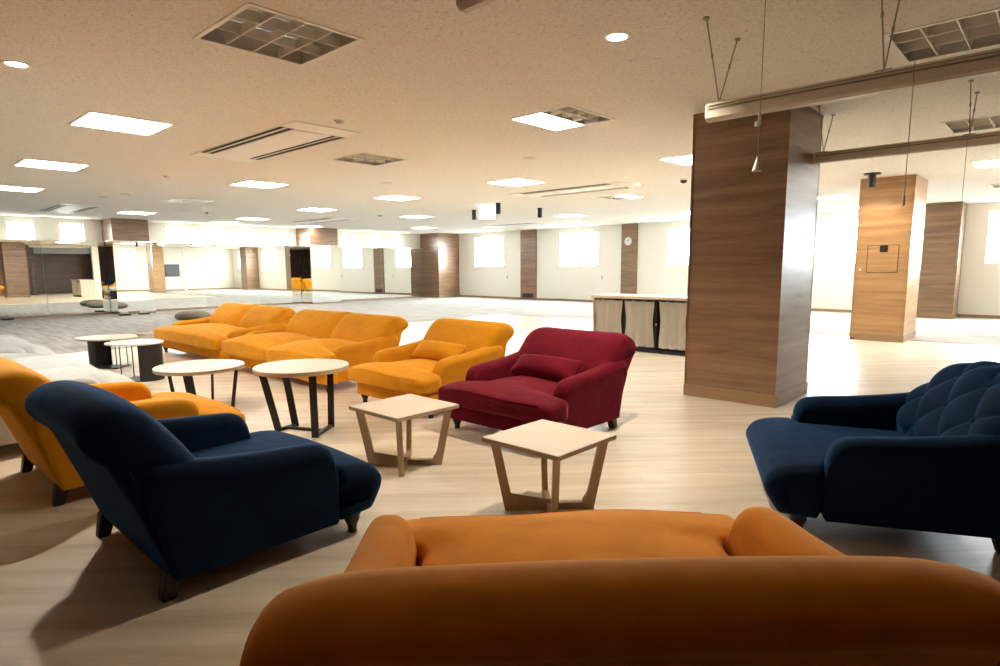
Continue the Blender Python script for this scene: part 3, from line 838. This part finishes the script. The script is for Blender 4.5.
def seat_furniture(name, label, cat, loc, rz, mat, W=.98, cushions=1, style='A', tuft=False, group=None, drop=.05, arch=0., dz=0., cr=.13, flare=.035, seats=None, fl0=.45, puff=0., ne=.068, az=0.):
    """howard-style upholstered seat, origin at the rear feet line, facing +Y"""
    t = thing(name, label, cat, loc, rz, group); hw = W / 2; m = MT[mat]
    # backrest: scrolled profile with rounded ends
    prof = crom([(y, z + (dz * sstep(.5, .75, z))) for y, z in BACK], 6)
    ztop = max(p[1] for p in prof); crest = max(range(len(prof)), key=lambda i: prof[i][1])
    def dfm(v, tt, i):
        k = sstep(.45, ztop, v.z); a = abs(tt)
        cw = cr / hw; e = max(0, (a - 1 + cw) / cw)
        v.z -= k * (drop * (1 - sqrt(max(0, 1 - min(1, e) ** 2))) + arch * a * a)
        v.x *= 1 + flare / hw * sstep(fl0, ztop, v.z)
        if i >= crest and v.z > .34:
            q = ((tt + 1) / 2 * cushions) % 1.0 * 2 - 1
            bul = 1 - abs(q) ** 6
            h_ = max(0, 1 - ((v.z - .55) / .25) ** 2)
            v.y += .03 * bul * h_
            if cushions > 1 and a < .7: v.y -= .055 * (1 - bul) * (h_ + .3); v.z -= .026 * (1 - bul) * k
        return v
    nm = 28 if cushions < 2 else 48
    if tuft: nm = 90; prof = crom([(y, z + (dz * sstep(.5, .75, z))) for y, z in BACK], 14); crest = max(range(len(prof)), key=lambda i: prof[i][1])
    arc = [0]
    for i in range(1, len(prof)): arc.append(arc[-1] + math.hypot(prof[i][0] - prof[i - 1][0], prof[i][1] - prof[i - 1][1]))
    nors = []
    for i in range(len(prof)):
        dy = prof[(i + 1) % len(prof)][0] - prof[i - 1][0]; dzz = prof[(i + 1) % len(prof)][1] - prof[i - 1][1]; l = math.hypot(dy, dzz)
        nors.append((dzz / l, -dy / l))
    # outward sign: crest should point up
    if nors[crest][1] < 0: nors = [(-a, -b2) for a, b2 in nors]
    DU, DV = .30, .34
    a0 = arc[crest] - .02
    def tfm(v, tt, i):
        s = arc[i] - a0; k = 0
        if s > -.04 and i > crest - 10 and v.z > .33:
            A = v.x / DU + s / DV; B = v.x / DU - s / DV
            k = sstep(-.02, .13, s) * (1 - sstep(.40, .33, v.z)) * sstep(1, .80, abs(tt))
            d = .045 * (1 - (abs(sin(pi * A)) * abs(sin(pi * B))) ** .5)
            v.y += nors[i][0] * (.02 - d) * k; v.z += nors[i][1] * (.02 - d) * k
        return dfm(v, tt, i)
    bm, _ = loft(prof, hw - .012, .055, nm, 6, tfm if tuft else dfm, [.2 + .8 * sstep(.45, .58, z) for y, z in prof])
    bk = put('backrest', bm, m, t, True)
    if tuft:
        for iu in range(-5, 6):
            for iv in range(1, 4):
                if (iu + iv) % 2: continue
                x = iu * DU / 2; s = iv * DV / 2
                if abs(x) > hw * .82: continue
                i = min(range(len(prof)), key=lambda q: abs(arc[q] - (s + a0)) if q >= crest else 9)
                v = tfm(Vector((x, prof[i][0], prof[i][1])), x / hw, i)
                b = bmesh.new(); bmesh.ops.create_uvsphere(b, u_segments=10, v_segments=6, radius=.013)
                put('button', b, m, bk, True, v)
    # arms
    ap = crom(ARM, 5)
    for s in (-1, 1):
        def afm(v, tt, i, s=s):
            fl = .022 * sstep(.25, .5, v.z); v.x += s * fl; v.z += az * sstep(.25, .5, v.z)
            return v
        bm, _ = loft(ap, .068, .058, 4, 6, afm, [.12 + .88 * sstep(.30, .50, z) if y > .3 else .12 + .88 * sstep(.44, .54, z) for y, z in ap])
        ar = put('armrest', bm, m, t, True, (s * (hw - .068), 0, 0))
        # piping along the front edge of the outer side
        pts = [(s * (.060 + .016 * sstep(.25, .5, z)), y, z) for y, z in [(.760, .10), (.764, .20), (.764, .29), (.762, .36)]]
        put('piping', tube(pts, .006, 6), m, ar, True)
    # base
    hn = hw + (ne * .66 if style == 'A' else .0)
    seats = seats or cushions
    yr = .91
    def bfm(v):
        y = v.y + yr / 2
        if y < .745: v.x *= (hw - .05) / hn
        return v
    if style == 'A':
        b = roundbox(hn, yr / 2, .066, .022, 14, bfm, (0, yr / 2 + .02, .150)); put('base', b, m, t, True)
        n = seats; c0, c1 = .16, 1.02
        for k in range(n):
            xa = -1 + 2 * k / n; xb = -1 + 2 * (k + 1) / n
            hxx = .5; hy = (c1 - c0) / 2; hz = .072 + puff * .3
            def cfm(v, xa=xa, xb=xb, k=k):
                y = v.y + (c0 + c1) / 2; f = sstep(.755, .79, y)
                inn, out = hw - .145, hw + ne
                e = inn + (out - inn) * f
                L = xa * (hw - .145) if k > 0 else -e; Rr = xb * (hw - .145) if k < n - 1 else e
                gap = .004; L += gap; Rr -= gap
                u = v.x / .5; vv = v.y / hy
                crown = (.035 + puff * .9) * (1 - abs(u) ** 2.5) * (1 - abs(vv) ** 2.5)
                v.x = (L + Rr) / 2 + u * (Rr - L) / 2
                if v.z > 0: v.z += crown + .008 * sin(7 * v.x + 3 * k) * (1 - u * u)
                else: v.z -= 0
                v.z += .012 * (1 - abs(u) ** 3) * (1 if v.z > 0 else .2) - (.014 * sstep(.6, 1, vv) if v.z > 0 else 0)
                v.y += .02 * (1 - u * u) * sstep(0, 1, vv)
                return v
            b = roundbox(.5, hy, hz, .036, 18, cfm, (0, (c0 + c1) / 2, .296 + puff * .3)); cu = put('seat_cushion', b, m, t, True)
            pts = []
            for q in range(1, 12):
                u = -1 + 2 * q / 12; v = cfm(Vector((u * .49, hy - .009, hz - .008))); pts.append((v.x, v.y + (c0 + c1) / 2 + .0, v.z + .296 + puff * .3))
            put('piping', tube(pts, .005, 6), m, cu, True)
    else:
        np_ = crom([(.1, .10), (.1, .27), (.14, .335), (.45, .345), (.74, .352), (.89, .346), (.985, .318), (1.03, .262), (1.028, .21), (.995, .15), (.95, .10), (.7, .085), (.4, .085)], 6)
        def nfm(v, tt, i):
            f = sstep(.75, .79, v.y); v.x *= ((hw - .125) + (hw + .012 - hw + .125) * f) / hw
            v.z += .022 * (1 - tt * tt) * sstep(.28, .34, v.z)
            return v
        bm, _ = loft(np_, hw, .06, 22, 6, nfm); put('seat', bm, m, t, True)
        put('base', roundbox(hw - .03, .36, .08, .02, 6, None, (0, .40, .17)), m, t, True)
    for s in (-1, 1):
        put('front_leg', turned_leg(), MT['dark_leg'], t, True, (s * (hn - .06), .87, 0))
        put('rear_leg', back_leg(), MT['dark_leg'], t, False, (s * (hw - .07), .045, 0))
    return t


# foreground sofa
seat_furniture('loveseat', 'burnt orange velvet loveseat seen from behind in the foreground', 'sofa', (-.625, 1.075, 0), radians(45), 'rust', 1.31, 1, 'A', az=.02, drop=.08, cr=.2, flare=.125, dz=-.055, arch=.02, fl0=.1, ne=.01)
# armchairs
seat_furniture('armchair', 'navy velvet armchair seen from behind at the left', 'armchair', (-2.95, .75, 0), 0, 'navy', 1.0, 1, 'B', drop=.06, arch=.03, cr=.2, dz=.045, flare=-.012)
seat_furniture('armchair', 'navy velvet armchair with a deep buttoned arched back at the right', 'armchair', (-.29, 3.87, 0), radians(116), 'navy', 1.04, 1, 'B', True, drop=.10, arch=.09, dz=.02, cr=.22)
seat_furniture('armchair', 'golden velvet armchair seen from behind, partly hidden by the left navy armchair', 'armchair', (-4.45, .70, 0), 0, 'orange', .98, 1, 'A', drop=.05).scale = (1, 1.03, 1)
seat_furniture('armchair', 'golden velvet armchair facing forward next to the burgundy armchair', 'armchair', (-4.45, 4.26, 0), pi, 'orange', 1.0, 1, 'A', drop=.05, dz=-.015)
seat_furniture('armchair', 'burgundy velvet armchair in the middle', 'armchair', (-3.06, 4.19, 0), pi, 'burgundy', 1.02, 1, 'A', drop=.11, dz=-.02, cr=.17)
# two-seat sofas
seat_furniture('sofa', 'golden velvet two-seat sofa beside the golden armchair', 'sofa', (-6.72, 4.28, 0), pi, 'orange', 2.22, 2, 'A', drop=.07, cr=.17, puff=.05, dz=-.04, az=-.025)
seat_furniture('sofa', 'golden velvet two-seat sofa farthest left, by the mirrors', 'sofa', (-9.30, 4.30, 0), pi, 'orange', 2.14, 2, 'A', drop=.07, cr=.17, seats=1, puff=.04, dz=-.04, az=-.025)
seat_furniture('sofa', 'pale grey two-seat sofa left of the golden rear-view armchair', 'sofa', (-6.38, .54, 0), 0, 'white_velvet', 2.1, 2, 'A', puff=.06)
seat_furniture('sofa', 'pale grey two-seat sofa at the left picture edge', 'sofa', (-9.05, .54, 0), 0, 'white_velvet', 2.1, 2, 'A', puff=.06)


def pillow(label, mat, loc, rz, hx=.33, hz=.115, hy=.08, lean=52):
    def d(v):
        u = v.x / hx; w_ = v.z / hz
        v.y *= max(.12, max(0, 1 - abs(u) ** 3.2) ** .7 * max(0, 1 - abs(w_) ** 3) ** .6)
        v.z *= 1 - .08 * (1 - u * u); v.x *= 1 - .05 * (1 - w_ * w_)
        return v
    b = roundbox(hx, hy, hz, .05, 12, d)
    t = thing('lumbar_cushion', label, 'cushion', loc, rz)
    o = put('cover', b, MT[mat], t, True); o.matrix_local = Matrix.Translation((0, 0, hz)) @ Matrix.Rotation(radians(lean), 4, 'X')
    pts = [(hx * .95 * cos(a) if False else hx * .955 * max(-1, min(1, 1.3 * cos(a))), 0, hz * .93 * max(-1, min(1, 1.3 * sin(a)))) for a in [2 * pi * k / 48 for k in range(48)]]
    p = put('piping', tube(pts, .005, 6, True), MT[mat], t, True); p.matrix_local = o.matrix_local.copy()
    return t
pillow('small golden lumbar cushion on the forward-facing golden armchair', 'orange', (-4.45, 3.92, .375), pi)
pillow('small burgundy lumbar cushion on the burgundy armchair', 'burgundy', (-3.06, 3.84, .375), pi)

# ------------------------------------------------------------------ square tables
def square_table(label, x, y, rz, first=[None]):
    if first[0]: return dup(first[0], (x, y, 0), label, rz)
    t = thing('side_table', label, 'table', (x, y, 0), rz, 'square wooden side tables'); first[0] = t
    h = .405
    put('tabletop', box(-.255, .255, -.255, .255, h - .026, h, .003), MT['oak'], t)
    put('edge_band', box(-.2555, .2555, -.2555, .2555, h - .024, h - .003, .002), MT['oak_edge'], t)
    # two crossed U frames along the diagonals
    for k, a in enumerate((45, 135)):
        o, i = .315, .24; th = .05
        out = [(-o, h - .026), (-i, 0), (i, 0), (o, h - .026)]
        # inner rounded contour
        inn = []
        def arc(cx, cz, r, a0, a1):
            return [(cx + r * cos(radians(a0 + (a1 - a0) * q / 6)), cz + r * sin(radians(a0 + (a1 - a0) * q / 6))) for q in range(7)]
        inn += [(o - .05, h - .026), (o - .054, h - .06)]
        inn += [(i - .034, .085)] + [(i - .040 - .034 * (1 - cos(radians(q))), .070 - .034 * sin(radians(q))) for q in (20, 45, 70, 90)]
        inn += [(-xx, z) for xx, z in reversed(inn)]
        poly = out[:1] + [(-i, 0), (i, 0), (o, h - .026)] + inn
        b = bmesh.new()
        if True:
            prism(poly, -.016, .016, 'y', b)
        bmesh.ops.rotate(b, cent=(0, 0, 0), matrix=Matrix.Rotation(radians(a), 3, 'Z'), verts=b.verts)
        put('leg_frame', b, MT['oak_edge'], t)
    return t
square_table('square pale wood side table with crossed frame legs, nearest in front of the orange loveseat', -1.96, 2.50, 0)
square_table('square pale wood side table in front of the golden armchair, left one of two', -3.13, 2.45, 0)

# ------------------------------------------------------------------ round tables
def round_table(label, x, y, h, r, rz, feet, tops, ws=(.032,) * 4):
    t = thing('round_table', label, 'table', (x, y, 0), rz, 'round pale wood tables on black legs')
    put('tabletop', lathe([(0, h - .034), (r - .004, h - .034), (r, h - .030), (r, h - .003), (r - .003, h), (0, h)], 64), MT['oak'], t, 30)
    put('edge_band', lathe([(r - .001, h - .030), (r + .0012, h - .029), (r + .0012, h - .005), (r - .001, h - .004)], 64), MT['oak_edge'], t, 30)
    for f, p, lw in zip(feet, tops, ws):
        put('leg', bar((p[0], p[1], h - .034), (f[0], f[1], .0), lw, .014, None, (1, 0, 0)), MT['black'], t)
    b = bmesh.new()
    for a, c in ((0, 1), (2, 3)): bar((*feet[a], .012), (*feet[c], .012), .024, .03, b)
    ma = [(feet[0][k] + feet[1][k]) / 2 for k in (0, 1)]; mc = [(feet[2][k] + feet[3][k]) / 2 for k in (0, 1)]
    bar((*ma, .012), (*mc, .012), .02, .03, b)
    put('base_bar', b, MT['black'], t)
    b = bmesh.new(); bar((tops[0][0], tops[0][1], h - .04), (tops[1][0], tops[1][1], h - .04), .012, .03, b); bar((tops[2][0], tops[2][1], h - .04), (tops[3][0], tops[3][1], h - .04), .012, .03, b)
    put('top_bar', b, MT['black'], t)
    return t
# feet given in a frame whose x is the camera's right
round_table('taller round table with four black legs between navy armchair and yellow sofa', -4.44, 2.46, .53, .365, radians(42.8),
            [(-.20, -.03), (-.11, .11), (.155, -.23), (.19, .09)], [(-.30, -.06), (-.19, .14), (.16, -.25), (.20, .10)], (.055, .055, .055, .05))
round_table('lower round table left of the taller round table', -5.86, 2.22, .41, .385, radians(42.8),
            [(-.26, .02), (.0, .20), (.03, -.20), (.27, .02)], [(-.31, .02), (-.0, .24), (.0, -.24), (.33, .02)], (.03, .02, .08, .03))

# C-shaped tables with a curved black sheet leg
def c_table(label, x, y, rz, h, rx, ry, topmat, leg_a):
    t = thing('c_table', label, 'table', (x, y, 0), rz, 'oval top tables on curved black sheet legs')
    b = lathe([(0, h - .02), (1, h - .02), (1.01, h - .012), (1.0, h), (0, h)], 48)
    for v in b.verts: v.co.x *= rx; v.co.y *= ry
    put('tabletop', b, MT[topmat], t, 30)
    R = .17; pts = [(R * cos(a) + leg_a, R * sin(a)) for a in [radians(-90 + 180 * k / 16) for k in range(17)]]
    inner = [((R - .008) * cos(a) + leg_a, (R - .008) * sin(a)) for a in [radians(90 - 180 * k / 16) for k in range(17)]]
    put('curved_leg', prism(pts + inner, .012, h - .02, 'z'), MT['black'], t)
    base = [(leg_a + R * cos(a), R * sin(a)) for a in [radians(-90 + 180 * k / 16) for k in range(17)]] + [(leg_a - .26, R * .9), (leg_a - .26, -R * .9)]
    put('base_plate', prism(base, 0, .012, 'z'), MT['black'], t)
    put('rod', tube([(leg_a - .24, -.12, .01), (leg_a - .24, -.12, h - .02)], .006, 8), MT['black'], t); put('rod', tube([(leg_a - .24, .12, .01), (leg_a - .24, .12, h - .02)], .006, 8), MT['black'], t)
    return t
c_table('oval white-topped table on a curved black leg behind the lower round table', -8.02, 2.32, radians(42.8), .45, .31, .27, 'marble', .13)
c_table('oval wood-topped table on a curved black leg, farthest small table at the left', -9.30, 2.40, radians(222.8), .41, .40, .32, 'oak', .10)
t = thing('serving_bowl', 'small white bowl on the farthest oval table', 'bowl', (-8.98, 2.72, .41))
put('body', lathe([(0, .006), (.05, .0), (.06, .004), (.09, .03), (.10, .045), (.094, .045), (.085, .03), (.05, .014), (0, .012)], 28), MT['plastic'], t, True)
put('rim', tube([(.097 * cos(2 * pi * k / 28), .097 * sin(2 * pi * k / 28), .045) for k in range(28)], .004, 6, True), MT['marble'], t, True)

# floor poufs by the mirrors
for x, y, lab in ((-16.6, 6.2, 'brown flat floor pouf showing over the arm of the farthest yellow sofa'), (-15.1, 6.35, 'brown flat floor pouf hidden behind the farthest yellow sofa, seen in the mirror')):
    t = thing('floor_pouf', lab, 'pouf', (x, y, .002), random.uniform(0, 3), 'brown floor poufs')
    put('cover', lathe([(0, 0), (.30, 0), (.39, .03), (.42, .09), (.39, .15), (.30, .195), (.18, .215), (.0, .22)], 36), MT['brown_fabric'], t, True)
    put('piping', tube([(.421 * cos(2 * pi * k / 36), .421 * sin(2 * pi * k / 36), .09) for k in range(36)], .007, 6, True), MT['brown_fabric'], t, True)
